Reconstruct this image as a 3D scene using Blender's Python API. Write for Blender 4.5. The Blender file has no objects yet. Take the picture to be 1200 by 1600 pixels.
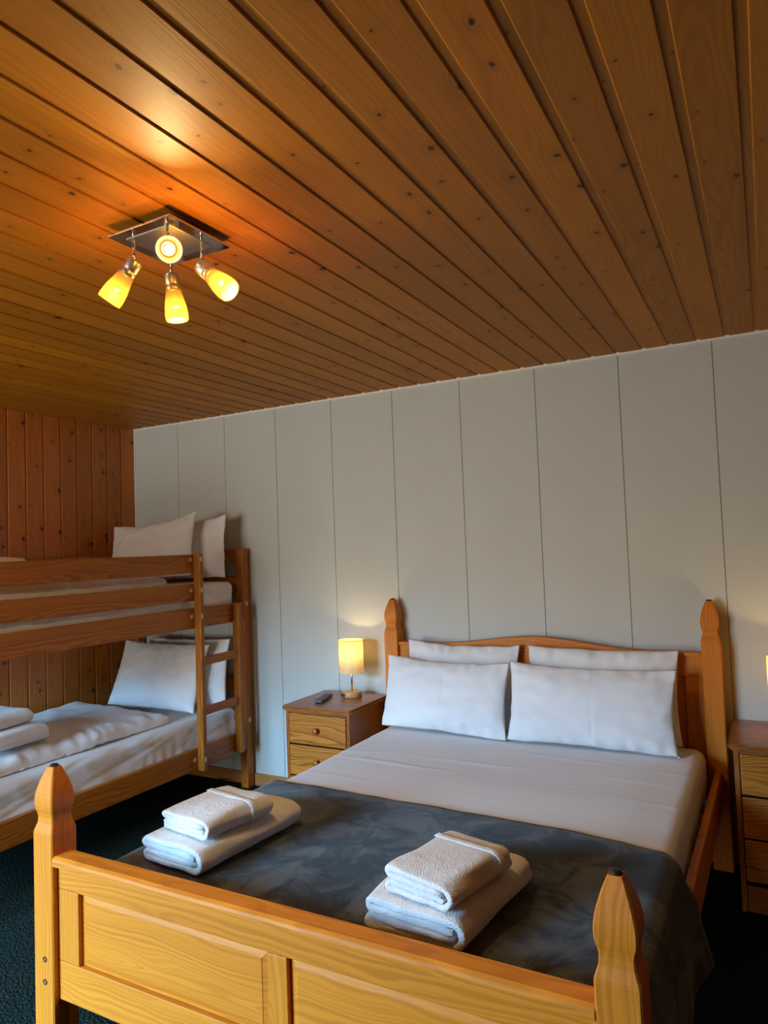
import bpy, bmesh, math, random
from mathutils import Vector, Matrix, noise
from math import sin, cos, pi, radians as R

scene = bpy.context.scene
C = scene.collection
random.seed(7)

# ------------------------------------------------------------------ camera
cam_d = bpy.data.cameras.new('camera')
cam = bpy.data.objects.new('camera', cam_d); C.objects.link(cam)
YAW, PITCH, ROLL = 0.498275, 0.0480736, -0.0367735
fw = Vector((-sin(YAW)*cos(PITCH), cos(YAW)*cos(PITCH), sin(PITCH)))
rt = Vector((cos(YAW), sin(YAW), 0)); up = rt.cross(fw)
r2 = cos(ROLL)*rt + sin(ROLL)*up; u2 = -sin(ROLL)*rt + cos(ROLL)*up
M = Matrix((r2, u2, -fw)).transposed().to_4x4()
M.translation = Vector((3.76638, -3.38130, 1.41068))
cam.matrix_world = M
cam_d.sensor_fit = 'VERTICAL'; cam_d.sensor_height = 24.0
cam_d.lens = 24.0*1094.51/1600.0
cam_d.clip_start = 0.02
scene.camera = cam

# ------------------------------------------------------------------ light
SKY = 82.0
w = bpy.data.worlds.new('world'); scene.world = w; w.use_nodes = True
wn = w.node_tree; bg = wn.nodes['Background']
wtc = wn.nodes.new('ShaderNodeTexCoord'); wsep = wn.nodes.new('ShaderNodeSeparateXYZ')
wmr = wn.nodes.new('ShaderNodeMapRange'); wmr.interpolation_type = 'SMOOTHSTEP'
wmr.inputs[1].default_value = 0.10; wmr.inputs[2].default_value = 0.24      # wooded hills below, open sky above
wmx = wn.nodes.new('ShaderNodeMix'); wmx.data_type = 'RGBA'
wmx.inputs[6].default_value = (0.14, 0.138, 0.122, 1); wmx.inputs[7].default_value = (0.31, 0.64, 1.0, 1)
wn.links.new(wtc.outputs['Generated'], wsep.inputs[0]); wn.links.new(wsep.outputs[2], wmr.inputs[0])
wn.links.new(wmr.outputs[0], wmx.inputs[0]); wn.links.new(wmx.outputs[2], bg.inputs[0])
bg.inputs[1].default_value = SKY
por_d = bpy.data.lights.new('window_portal', 'AREA'); por_d.shape = 'RECTANGLE'
por_d.size = 1.60; por_d.size_y = 1.96; por_d.cycles.is_portal = True
por = bpy.data.objects.new('window_portal', por_d); C.objects.link(por)
por.location = (0.94, -4.73, 1.04); por.rotation_euler = (math.radians(90), 0, 0)
vs = scene.view_settings
vs.view_transform = 'Standard'; vs.look = 'None'; vs.gamma = 1.0; vs.use_curve_mapping = False
vs.exposure = 0.08
scene.cycles.use_denoising = True
scene.cycles.adaptive_threshold = 0.02
scene.cycles.max_bounces = 7
scene.cycles.diffuse_bounces = 5
scene.cycles.sample_clamp_indirect = 6.0
scene.cycles.caustics_reflective = False; scene.cycles.caustics_refractive = False

# ------------------------------------------------------------------ materials
def mat_base(name):
    m = bpy.data.materials.new(name); m.use_nodes = True
    nt = m.node_tree; nt.nodes.clear()
    out = nt.nodes.new('ShaderNodeOutputMaterial')
    b = nt.nodes.new('ShaderNodeBsdfPrincipled')
    nt.links.new(b.outputs[0], out.inputs[0])
    return m, nt, b, out
def N(nt, typ, **kw):
    n = nt.nodes.new(typ)
    for k, v in kw.items(): setattr(n, k, v)
    return n
def L(nt, a, b): nt.links.new(a, b)
def math_(nt, op, a, b=None, c=None):
    n = N(nt, 'ShaderNodeMath', operation=op)
    for i, v in enumerate((a, b, c)):
        if v is None: continue
        if isinstance(v, (int, float)): n.inputs[i].default_value = v
        else: L(nt, v, n.inputs[i])
    return n.outputs[0]
def maprange(nt, v, a, b, c, d, smooth=True):
    n = N(nt, 'ShaderNodeMapRange')
    if smooth: n.interpolation_type = 'SMOOTHSTEP'
    L(nt, v, n.inputs[0])
    for i, x in enumerate((a, b, c, d)): n.inputs[i+1].default_value = x
    return n.outputs[0]
def mix(nt, f, a, b, mode='MIX'):
    n = N(nt, 'ShaderNodeMix', data_type='RGBA', blend_type=mode)
    if isinstance(f, (int, float)): n.inputs[0].default_value = f
    else: L(nt, f, n.inputs[0])
    for i, v in ((6, a), (7, b)):
        if isinstance(v, tuple): n.inputs[i].default_value = (*v[:3], 1)
        else: L(nt, v, n.inputs[i])
    return n.outputs[2]

def plain(name, col, rough=0.5, metal=0.0, spec=0.5):
    m, nt, b, o = mat_base(name)
    b.inputs['Base Color'].default_value = (*col, 1); b.inputs['Roughness'].default_value = rough
    b.inputs['Metallic'].default_value = metal; b.inputs['Specular IOR Level'].default_value = spec
    return m

def wood(name, dark, light, axis='X', ring=38.0, contrast=0.55, knots=0.5, knot_size=0.06, knot_scale=6.0,
         rough=0.35, vary=0.16, fibre=0.25, spec=0.5, wav=0.20, dist=8.0, order=None, flat=False, knotcol=(0.060, 0.014, 0.002)):
    m, nt, b, o = mat_base(name)
    tc = N(nt, 'ShaderNodeTexCoord'); oi = N(nt, 'ShaderNodeObjectInfo')
    sep = N(nt, 'ShaderNodeSeparateXYZ'); L(nt, tc.outputs['Object'], sep.inputs[0])
    order = order or {'X': (0, 1, 2), 'Y': (1, 0, 2), 'Z': (2, 0, 1)}[axis]
    a, c1, c2 = (sep.outputs[i] for i in order)
    rnd = oi.outputs['Random']
    r17 = math_(nt, 'MULTIPLY', rnd, 37.0)
    a = math_(nt, 'ADD', a, r17)
    roff = math_(nt, 'SINE', math_(nt, 'MULTIPLY', rnd, 911.0))
    # knots
    kc = N(nt, 'ShaderNodeCombineXYZ')
    L(nt, math_(nt, 'MULTIPLY', a, 0.8), kc.inputs[0]); L(nt, c1, kc.inputs[1]); L(nt, math_(nt, 'MULTIPLY', c2, 0.3), kc.inputs[2])
    kn = N(nt, 'ShaderNodeTexVoronoi', feature='F1', voronoi_dimensions='2D' if flat else '3D'); kn.inputs['Scale'].default_value = knot_scale
    kw = N(nt, 'ShaderNodeTexNoise'); kw.inputs['Scale'].default_value = 45.0; kw.inputs['Detail'].default_value = 1.0
    L(nt, tc.outputs['Object'], kw.inputs['Vector'])
    ks = N(nt, 'ShaderNodeVectorMath', operation='SCALE'); ks.inputs['Scale'].default_value = 0.012
    L(nt, kw.outputs['Color'], ks.inputs[0])
    ka = N(nt, 'ShaderNodeVectorMath', operation='ADD'); L(nt, kc.outputs[0], ka.inputs[0]); L(nt, ks.outputs[0], ka.inputs[1])
    L(nt, ka.outputs[0], kn.inputs['Vector'])
    ksep = N(nt, 'ShaderNodeSeparateColor'); L(nt, kn.outputs['Color'], ksep.inputs[0])
    keep = math_(nt, 'GREATER_THAN', ksep.outputs[0], 1.0-knots)
    size = math_(nt, 'MULTIPLY_ADD', math_(nt, 'POWER', ksep.outputs[1], 2.0), 1.5, 0.35)
    kd = math_(nt, 'DIVIDE', kn.outputs['Distance'], size)
    kmask = math_(nt, 'MULTIPLY', maprange(nt, kd, knot_size*0.45, knot_size, 1, 0), keep)
    khalo = math_(nt, 'MULTIPLY', maprange(nt, kd, knot_size, knot_size*4, 1, 0), keep)
    # growth rings
    rc = N(nt, 'ShaderNodeCombineXYZ')
    L(nt, math_(nt, 'MULTIPLY', a, wav), rc.inputs[0])
    L(nt, math_(nt, 'ADD', math_(nt, 'MULTIPLY_ADD', roff, 0.06, c1), math_(nt, 'MULTIPLY', khalo, 0.02)), rc.inputs[1])
    L(nt, math_(nt, 'ADD', c2, 0.045), rc.inputs[2])
    dn = N(nt, 'ShaderNodeTexNoise'); dn.inputs['Scale'].default_value = 1.0; dn.inputs['Detail'].default_value = 2.0
    dc = N(nt, 'ShaderNodeVectorMath', operation='MULTIPLY'); dc.inputs[1].default_value = (11.0, 9.0, 9.0)
    L(nt, rc.outputs[0], dc.inputs[0]); L(nt, dc.outputs[0], dn.inputs['Vector'])
    rs = N(nt, 'ShaderNodeSeparateXYZ'); L(nt, rc.outputs[0], rs.inputs[0])
    rad = math_(nt, 'SQRT', math_(nt, 'ADD', math_(nt, 'MULTIPLY', rs.outputs[1], rs.outputs[1]), math_(nt, 'MULTIPLY', rs.outputs[2], rs.outputs[2])))
    rad = math_(nt, 'ADD', rad, math_(nt, 'MULTIPLY', dn.outputs['Fac'], 0.012*dist))
    wv = N(nt, 'ShaderNodeTexNoise', noise_dimensions='1D'); wv.inputs['Scale'].default_value = ring*6.0
    wv.inputs['Detail'].default_value = 1.5; L(nt, rad, wv.inputs['W'])
    # fibres
    fc = N(nt, 'ShaderNodeCombineXYZ')
    L(nt, math_(nt, 'MULTIPLY', a, 6.0), fc.inputs[0]); L(nt, math_(nt, 'MULTIPLY', c1, 260.0), fc.inputs[1]); L(nt, math_(nt, 'MULTIPLY', c2, 260.0), fc.inputs[2])
    fn = N(nt, 'ShaderNodeTexNoise'); fn.inputs['Scale'].default_value = 1.0; fn.inputs['Detail'].default_value = 3.0
    L(nt, fc.outputs[0], fn.inputs['Vector'])
    # broad blotches
    bc = N(nt, 'ShaderNodeCombineXYZ')
    L(nt, math_(nt, 'MULTIPLY', a, 1.6), bc.inputs[0]); L(nt, math_(nt, 'MULTIPLY', c1, 14.0), bc.inputs[1]); L(nt, math_(nt, 'MULTIPLY', c2, 14.0), bc.inputs[2])
    bn = N(nt, 'ShaderNodeTexNoise'); bn.inputs['Detail'].default_value = 2.0; bn.inputs['Scale'].default_value = 1.0
    L(nt, bc.outputs[0], bn.inputs['Vector'])
    rg = maprange(nt, wv.outputs['Fac'], 0.34, 0.62, 0.0, 1.0)
    f = math_(nt, 'MULTIPLY_ADD', math_(nt, 'SUBTRACT', rg, 0.6), contrast, 0.6)
    f = math_(nt, 'ADD', f, math_(nt, 'MULTIPLY', math_(nt, 'SUBTRACT', bn.outputs['Fac'], 0.5), 0.7))
    f = math_(nt, 'ADD', f, math_(nt, 'MULTIPLY', math_(nt, 'SUBTRACT', fn.outputs['Fac'], 0.5), fibre))
    f = math_(nt, 'SUBTRACT', f, math_(nt, 'MULTIPLY', khalo, 0.25))
    cl = N(nt, 'ShaderNodeClamp'); L(nt, f, cl.inputs[0])
    col = mix(nt, cl.outputs[0], dark, light)
    col = mix(nt, kmask, col, knotcol)
    vr = math_(nt, 'MULTIPLY_ADD', math_(nt, 'FRACT', math_(nt, 'MULTIPLY', rnd, 53.7)), 2*vary, 1.0-vary)
    hv = N(nt, 'ShaderNodeHueSaturation'); L(nt, vr, hv.inputs['Value']); L(nt, col, hv.inputs['Color'])
    L(nt, hv.outputs[0], b.inputs['Base Color'])
    b.inputs['Roughness'].default_value = rough; b.inputs['Specular IOR Level'].default_value = spec
    bp = N(nt, 'ShaderNodeBump'); bp.inputs['Strength'].default_value = 0.12; bp.inputs['Distance'].default_value = 0.002
    L(nt, cl.outputs[0], bp.inputs['Height']); L(nt, bp.outputs[0], b.inputs['Normal'])
    return m

CEIL = wood('ceiling_pine', (0.28, 0.097, 0.003), (0.455, 0.172, 0.004), 'Y', ring=24, contrast=0.32, knots=0.85, knot_size=0.060, knot_scale=8.0, flat=True, rough=0.52, spec=0.28, vary=0.12, wav=0.14)
WALLW = wood('wall_pine', (0.35, 0.100, 0.009), (0.53, 0.165, 0.018), 'Z', ring=24, contrast=0.4, knots=0.85, knot_size=0.075, knot_scale=8.0, flat=True, order=(2, 1, 0), rough=0.36, vary=0.12, wav=0.14)
def family(nm, d, l, **kw): return {ax: wood(nm+'_'+ax.lower(), d, l, ax, **kw) for ax in 'XYZ'}
BED = family('golden_pine', (0.49, 0.148, 0.010), (0.73, 0.238, 0.018), ring=22, contrast=0.55, spec=0.3, knots=0.12, knot_size=0.05, rough=0.48, vary=0.06, fibre=0.2)
BUNK = family('orange_pine', (0.27, 0.082, 0.007), (0.47, 0.160, 0.016), ring=24, contrast=0.7, spec=0.3, knots=0.3, knot_size=0.055, rough=0.36, vary=0.10)
NSD = family('drawer_pine', (0.26, 0.080, 0.009), (0.54, 0.198, 0.026), ring=34, contrast=1.0, knots=0.05, rough=0.30, vary=0.06)
NST = family('stained_pine', (0.22, 0.066, 0.013), (0.37, 0.130, 0.028), ring=30, contrast=0.6, knots=0.12, rough=0.25, vary=0.06)
BASEB = family('baseboard_pine', (0.30, 0.12, 0.03), (0.45, 0.2, 0.06), ring=30, knots=0.1, rough=0.4)

def panel_mat():
    m, nt, b, o = mat_base('grey_panel_paint')
    tc = N(nt, 'ShaderNodeTexCoord'); n = N(nt, 'ShaderNodeTexNoise')
    n.inputs['Scale'].default_value = 3.0; n.inputs['Detail'].default_value = 3
    L(nt, tc.outputs['Object'], n.inputs['Vector'])
    L(nt, mix(nt, n.outputs['Fac'], (0.545, 0.59, 0.575), (0.605, 0.65, 0.635)), b.inputs['Base Color'])
    b.inputs['Roughness'].default_value = 0.55; b.inputs['Specular IOR Level'].default_value = 0.3
    return m
PANEL = panel_mat()
GROOVE = plain('panel_groove', (0.26, 0.25, 0.21), 0.8)
WHITE = plain('white_trim_paint', (0.88, 0.86, 0.82), 0.5)
PLASTER = wood('side_wall_pine', (0.15, 0.06, 0.014), (0.22, 0.09, 0.02), 'Z', rough=0.5, vary=0.0)
BACKING = plain('dark_backing', (0.09, 0.035, 0.01), 0.8)

def carpet():
    m, nt, b, o = mat_base('green_carpet')
    tc = N(nt, 'ShaderNodeTexCoord')
    n = N(nt, 'ShaderNodeTexNoise'); n.inputs['Scale'].default_value = 140; n.inputs['Detail'].default_value = 3
    n2 = N(nt, 'ShaderNodeTexVoronoi'); n2.inputs['Scale'].default_value = 120
    L(nt, tc.outputs['Object'], n.inputs['Vector']); L(nt, tc.outputs['Object'], n2.inputs['Vector'])
    f = maprange(nt, n.outputs['Fac'], 0.38, 0.66, 0, 1)
    L(nt, mix(nt, f, (0.003, 0.0075, 0.006), (0.020, 0.039, 0.033)), b.inputs['Base Color'])
    b.inputs['Roughness'].default_value = 0.95; b.inputs['Specular IOR Level'].default_value = 0.1
    bp = N(nt, 'ShaderNodeBump'); bp.inputs['Strength'].default_value = 0.8; bp.inputs['Distance'].default_value = 0.006
    L(nt, n2.outputs['Distance'], bp.inputs['Height']); L(nt, bp.outputs[0], b.inputs['Normal'])
    return m
CARPET = carpet()

def cloth(name, col, wscale=7.0, wstr=0.25, weave=900.0, rough=0.85, sheen=0.15, wdist=0.01, stretch=(1, 1, 1)):
    m, nt, b, o = mat_base(name)
    tc = N(nt, 'ShaderNodeTexCoord'); mp = N(nt, 'ShaderNodeMapping')
    mp.inputs['Scale'].default_value = stretch
    L(nt, tc.outputs['Object'], mp.inputs[0])
    n = N(nt, 'ShaderNodeTexNoise'); n.inputs['Scale'].default_value = wscale; n.inputs['Detail'].default_value = 4; n.inputs['Distortion'].default_value = 0.8
    L(nt, mp.outputs[0], n.inputs['Vector'])
    n2 = N(nt, 'ShaderNodeTexNoise'); n2.inputs['Scale'].default_value = weave
    L(nt, tc.outputs['Object'], n2.inputs['Vector'])
    b.inputs['Base Color'].default_value = (*col, 1)
    b.inputs['Roughness'].default_value = rough; b.inputs['Sheen Weight'].default_value = sheen
    b.inputs['Specular IOR Level'].default_value = 0.2
    bp = N(nt, 'ShaderNodeBump'); bp.inputs['Strength'].default_value = wstr; bp.inputs['Distance'].default_value = wdist
    L(nt, n.outputs['Fac'], bp.inputs['Height'])
    bp2 = N(nt, 'ShaderNodeBump'); bp2.inputs['Strength'].default_value = 0.15; bp2.inputs['Distance'].default_value = 0.0005
    L(nt, n2.outputs['Fac'], bp2.inputs['Height']); L(nt, bp.outputs[0], bp2.inputs['Normal'])
    L(nt, bp2.outputs[0], b.inputs['Normal'])
    return m
PILLOW = cloth('white_pillowcase', (0.82, 0.83, 0.85), 6, 0.34, stretch=(1, 1, 1))
SHEET = cloth('white_bed_sheet', (0.78, 0.765, 0.76), 5, 0.22, stretch=(0.5, 2.2, 1))
DUVET = cloth('white_duvet_cover', (0.80, 0.79, 0.80), 9, 0.7, stretch=(1, 1, 1))
def terry():
    m, nt, b, o = mat_base('white_terry')
    tc = N(nt, 'ShaderNodeTexCoord')
    n = N(nt, 'ShaderNodeTexVoronoi'); n.inputs['Scale'].default_value = 330
    n2 = N(nt, 'ShaderNodeTexNoise'); n2.inputs['Scale'].default_value = 28; n2.inputs['Detail'].default_value = 3
    L(nt, tc.outputs['Object'], n.inputs['Vector']); L(nt, tc.outputs['Object'], n2.inputs['Vector'])
    L(nt, mix(nt, n2.outputs['Fac'], (0.76, 0.75, 0.74), (0.88, 0.87, 0.86)), b.inputs['Base Color'])
    b.inputs['Roughness'].default_value = 0.95; b.inputs['Sheen Weight'].default_value = 0.3; b.inputs['Specular IOR Level'].default_value = 0.1
    h = math_(nt, 'ADD', math_(nt, 'MULTIPLY', n.outputs['Distance'], 0.5), math_(nt, 'MULTIPLY', n2.outputs['Fac'], 1.6))
    bp = N(nt, 'ShaderNodeBump'); bp.inputs['Strength'].default_value = 0.7; bp.inputs['Distance'].default_value = 0.006
    L(nt, h, bp.inputs['Height']); L(nt, bp.outputs[0], b.inputs['Normal'])
    return m
TERRY = terry()
def fleece():
    m, nt, b, o = mat_base('grey_fleece')
    tc = N(nt, 'ShaderNodeTexCoord')
    n = N(nt, 'ShaderNodeTexNoise'); n.inputs['Scale'].default_value = 6.5; n.inputs['Detail'].default_value = 5; n.inputs['Roughness'].default_value = 0.65; n.inputs['Distortion'].default_value = 0.9
    n2 = N(nt, 'ShaderNodeTexNoise'); n2.inputs['Scale'].default_value = 260; n2.inputs['Detail'].default_value = 2
    L(nt, tc.outputs['Object'], n.inputs['Vector']); L(nt, tc.outputs['Object'], n2.inputs['Vector'])
    f = maprange(nt, n.outputs['Fac'], 0.40, 0.62, 0, 1)
    c = mix(nt, f, (0.020, 0.025, 0.030), (0.108, 0.122, 0.136))
    c = mix(nt, math_(nt, 'MULTIPLY', n2.outputs['Fac'], 0.35), c, (0.05, 0.055, 0.06))
    L(nt, c, b.inputs['Base Color'])
    b.inputs['Roughness'].default_value = 0.9; b.inputs['Sheen Weight'].default_value = 0.25; b.inputs['Sheen Roughness'].default_value = 0.4
    b.inputs['Specular IOR Level'].default_value = 0.1
    bp = N(nt, 'ShaderNodeBump'); bp.inputs['Strength'].default_value = 0.5; bp.inputs['Distance'].default_value = 0.004
    L(nt, n2.outputs['Fac'], bp.inputs['Height']); L(nt, bp.outputs[0], b.inputs['Normal'])
    return m
FLEECE = fleece()
BLACK = plain('black_plastic', (0.012, 0.012, 0.013), 0.4)
DARKCAP = plain('black_cap', (0.006, 0.005, 0.005), 0.5)
GREYBTN = plain('grey_rubber', (0.16, 0.16, 0.16), 0.7)
CREAM = plain('cream_plastic', (0.70, 0.60, 0.44), 0.5)
CHROME = plain('polished_chrome', (0.72, 0.72, 0.72), 0.06, 1.0)
STEEL = plain('brushed_steel', (0.46, 0.45, 0.43), 0.32, 1.0)
SATIN = plain('satin_nickel', (0.55, 0.54, 0.51), 0.38, 1.0)
BEECH = plain('pale_beech', (0.62, 0.38, 0.16), 0.45)

def glow(name, col, strength, base=(0.9, 0.8, 0.6), trans=0.5, clear=0.0):
    m, nt, b, o = mat_base(name)
    b.inputs['Base Color'].default_value = (*base, 1); b.inputs['Roughness'].default_value = 0.4
    b.inputs['Emission Color'].default_value = (*col, 1); b.inputs['Emission Strength'].default_value = strength
    tr = N(nt, 'ShaderNodeBsdfTranslucent'); tr.inputs[0].default_value = (*base, 1)
    mx = N(nt, 'ShaderNodeMixShader'); mx.inputs[0].default_value = trans
    L(nt, b.outputs[0], mx.inputs[1]); L(nt, tr.outputs[0], mx.inputs[2])
    if clear:
        tp = N(nt, 'ShaderNodeBsdfTransparent'); tp.inputs[0].default_value = (1.0, 0.80, 0.45, 1)
        m2 = N(nt, 'ShaderNodeMixShader'); m2.inputs[0].default_value = clear
        L(nt, mx.outputs[0], m2.inputs[1]); L(nt, tp.outputs[0], m2.inputs[2]); L(nt, m2.outputs[0], o.inputs[0])
    else: L(nt, mx.outputs[0], o.inputs[0])
    return m
SHADE_GLASS = glow('frosted_shade_glass', (1.0, 0.47, 0.07), 0.62, (0.13, 0.060, 0.012), 0.45, 0.30)
BULB = glow('warm_bulb', (1.0, 0.68, 0.14), 1.7, trans=0.0)
SHADE_CLOTH = glow('cream_lamp_fabric', (1.0, 0.72, 0.30), 0.30, (0.92, 0.84, 0.62), 0.6, 0.12)
BULB2 = glow('table_lamp_bulb', (1.0, 0.66, 0.26), 20.0, trans=0.0)
def pane_mat():
    m, nt, b, o = mat_base('window_glass')
    t = N(nt, 'ShaderNodeBsdfTransparent'); g = N(nt, 'ShaderNodeBsdfGlossy'); g.inputs['Roughness'].default_value = 0.02
    mx = N(nt, 'ShaderNodeMixShader'); mx.inputs[0].default_value = 0.06
    L(nt, t.outputs[0], mx.inputs[1]); L(nt, g.outputs[0], mx.inputs[2]); L(nt, mx.outputs[0], o.inputs[0])
    return m
GLASS = pane_mat()

# ------------------------------------------------------------------ mesh helpers
OFF = {}
def finish(name, bm, mat, parent=None, smooth=False, loc=None, rot=None, centre=True):
    bmesh.ops.recalc_face_normals(bm, faces=bm.faces)
    off = None
    if centre and loc is None and rot is None:          # origin in the middle of the part
        lo = [min(v.co[i] for v in bm.verts) for i in range(3)]; hi = [max(v.co[i] for v in bm.verts) for i in range(3)]
        loc = Vector([(a+b)/2 for a, b in zip(lo, hi)])
        for v in bm.verts: v.co -= loc
        off = loc.copy()
    me = bpy.data.meshes.new(name); bm.to_mesh(me); bm.free()
    if mat: me.materials.append(mat)
    if smooth:
        for p in me.polygons: p.use_smooth = True
    o = bpy.data.objects.new(name, me); C.objects.link(o)
    if parent: o.parent = parent
    if off is not None: OFF[o.name] = off
    if loc is not None: o.location = Vector(loc) - (OFF.get(parent.name, Vector()) if parent else Vector())
    if rot: o.rotation_euler = rot
    return o
def tag(o, label, cat, group=None):
    o['label'] = label; o['category'] = cat
    if group: o['group'] = group
    return o
def thing(name, label, cat, loc=(0, 0, 0), rz=0.0, group=None):
    o = bpy.data.objects.new(name, None); C.objects.link(o); o.empty_display_size = 0.1
    o.location = loc; o.rotation_euler = (0, 0, rz)
    return tag(o, label, cat, group)
def structure(o, label=None):
    o['kind'] = 'structure'
    if label: o['label'] = label
    return o
def add_box(bm, lo, hi):
    vs_ = [bm.verts.new((x, y, z)) for x in (lo[0], hi[0]) for y in (lo[1], hi[1]) for z in (lo[2], hi[2])]
    for f in ((0, 1, 3, 2), (4, 6, 7, 5), (0, 4, 5, 1), (2, 3, 7, 6), (0, 2, 6, 4), (1, 5, 7, 3)):
        bm.faces.new([vs_[i] for i in f])
    return vs_
def box(name, lo, hi, mat, parent=None, bev=0.003, seg=2, **kw):
    bm = bmesh.new(); add_box(bm, lo, hi)
    if bev: bmesh.ops.bevel(bm, geom=list(bm.edges), offset=bev, segments=seg, affect='EDGES', profile=0.6)
    return finish(name, bm, mat, parent, **kw)
def prism(name, pts, axis, a, b, mat, parent=None, bev=0.0, **kw):
    """polygon pts in the plane across `axis`, extruded from a to b."""
    bm = bmesh.new()
    def P(u, v, t): return {'X': (t, u, v), 'Y': (u, t, v), 'Z': (u, v, t)}[axis]
    A = [bm.verts.new(P(u, v, a)) for u, v in pts]; B = [bm.verts.new(P(u, v, b)) for u, v in pts]
    n = len(pts)
    fa = bm.faces.new(A); fb = bm.faces.new(B[::-1])
    for i in range(n): bm.faces.new((A[i], B[i], B[(i+1) % n], A[(i+1) % n]))
    if bev:
        es = list(fa.edges)+list(fb.edges)
        bmesh.ops.bevel(bm, geom=es, offset=bev, segments=2, affect='EDGES')
    return finish(name, bm, mat, parent, **kw)
def lathe_bm(prof, seg=32, bm=None, M=None):
    bm = bm or bmesh.new(); rings = []
    for r, z in prof:
        if r < 1e-6: ring = [bm.verts.new((0, 0, z))]
        else: ring = [bm.verts.new((r*cos(2*pi*i/seg), r*sin(2*pi*i/seg), z)) for i in range(seg)]
        if M is not None:
            for v in ring: v.co = M @ v.co
        rings.append(ring)
    for a, b in zip(rings, rings[1:]):
        for i in range(seg):
            j = (i+1) % seg
            if len(a) == 1 and len(b) == 1: continue
            if len(a) == 1: bm.faces.new((a[0], b[i], b[j]))
            elif len(b) == 1: bm.faces.new((a[i], a[j], b[0]))
            else: bm.faces.new((a[i], a[j], b[j], b[i]))
    return bm
def tube_bm(pts, r, seg=10, bm=None):
    bm = bm or bmesh.new(); pts = [Vector(p) for p in pts]; rings = []
    for i, p in enumerate(pts):
        t = (pts[min(i+1, len(pts)-1)] - pts[max(i-1, 0)]).normalized()
        s = Vector((0, 0, 1)) if abs(t.z) < 0.9 else Vector((1, 0, 0))
        a = t.cross(s).normalized(); b = t.cross(a)
        rings.append([bm.verts.new(p + r*(cos(2*pi*k/seg)*a + sin(2*pi*k/seg)*b)) for k in range(seg)])
    for A, B in zip(rings, rings[1:]):
        for k in range(seg): bm.faces.new((A[k], A[(k+1) % seg], B[(k+1) % seg], B[k]))
    bm.faces.new(rings[0][::-1]); bm.faces.new(rings[-1])
    return bm
def square_loft(levels, cx=0, cy=0):
    """levels: (z, half width); square section with slightly eased corners."""
    bm = bmesh.new(); rings = []
    for z, h in levels:
        c = min(0.0035, h*0.15)
        ring = [(-h, -h+c), (-h+c, -h), (h-c, -h), (h, -h+c), (h, h-c), (h-c, h), (-h+c, h), (-h, h-c)]
        rings.append([bm.verts.new((cx+x, cy+y, z)) for x, y in ring])
    for a, b in zip(rings, rings[1:]):
        for i in range(8): bm.faces.new((a[i], a[(i+1) % 8], b[(i+1) % 8], b[i]))
    bm.faces.new(rings[0][::-1]); bm.faces.new(rings[-1])
    return bm
def soft_box(lo, hi, r, step, fn=None, stepz=None):
    lo = Vector(lo); hi = Vector(hi); size = hi-lo
    n = [max(2, int(math.ceil(size[i]/(step if i < 2 or not stepz else stepz)))) for i in range(3)]
    bm = bmesh.new(); cache = {}
    def vert(i, j, k):
        key = (i, j, k)
        if key not in cache:
            p = Vector((lo.x+size.x*i/n[0], lo.y+size.y*j/n[1], lo.z+size.z*k/n[2]))
            q = Vector([min(max(p[a], lo[a]+r), hi[a]-r) for a in range(3)])
            d = p-q
            if d.length > 1e-9:
                p = q + d.normalized()*r
            if fn: p = fn(p)
            cache[key] = bm.verts.new(p)
        return cache[key]
    for i in range(n[0]):
        for j in range(n[1]):
            for k in (0, n[2]): bm.faces.new((vert(i, j, k), vert(i+1, j, k), vert(i+1, j+1, k), vert(i, j+1, k)))
    for i in range(n[0]):
        for k in range(n[2]):
            for j in (0, n[1]): bm.faces.new((vert(i, j, k), vert(i+1, j, k), vert(i+1, j, k+1), vert(i, j, k+1)))
    for j in range(n[1]):
        for k in range(n[2]):
            for i in (0, n[0]): bm.faces.new((vert(i, j, k), vert(i, j+1, k), vert(i, j+1, k+1), vert(i, j, k+1)))
    return bm
def nz(x, y, z=0.0): return noise.noise(Vector((x, y, z)))

# ------------------------------------------------------------------ room shell
W, H, YB = 4.70, 2.268, -4.60
floor = box('floor', (-0.12, YB-0.12, -0.10), (W+0.12, 0.12, 0.0), CARPET, bev=0)
structure(floor, 'dark green speckled carpet floor')
ceiling = box('ceiling', (-0.12, YB-0.12, H+0.011), (W+0.12, 0.12, H+0.12), BACKING, bev=0)
structure(ceiling, 'varnished pine board ceiling')
PITCH_C, PH = 0.1147, 3.422
def profile_board(pitch, gap, depth, rec, cham):
    """cross-section u (0..pitch) and v (0 = proud face, positive = into the wall)."""
    return [(0.0, rec), (gap, rec), (gap, cham), (gap+cham, 0.0), (pitch-cham, 0.0), (pitch, cham), (pitch, depth), (0.0, depth)]
def board_mesh(name, pitch, gap, depth, rec, cham, length, kind, mat):
    pts = profile_board(pitch, gap, depth, rec, cham)
    bm = bmesh.new()
    def P(u, v, t):
        return (u, t, v) if kind == 'ceiling' else (-v, -u, t)
    A = [bm.verts.new(P(u, v, 0)) for u, v in pts]; B = [bm.verts.new(P(u, v, length)) for u, v in pts]
    bm.faces.new(A); bm.faces.new(B[::-1])
    for i in range(len(pts)): bm.faces.new((A[i], B[i], B[(i+1) % len(pts)], A[(i+1) % len(pts)]))
    bmesh.ops.recalc_face_normals(bm, faces=bm.faces)
    me = bpy.data.meshes.new(name); bm.to_mesh(me); bm.free(); me.materials.append(mat)
    return me
cb = board_mesh('ceiling_board', PITCH_C, 0.020, 0.0105, 0.0045, 0.0025, -YB, 'ceiling', CEIL)
k0 = int(math.floor((0-PH)/PITCH_C))
k = k0
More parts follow.
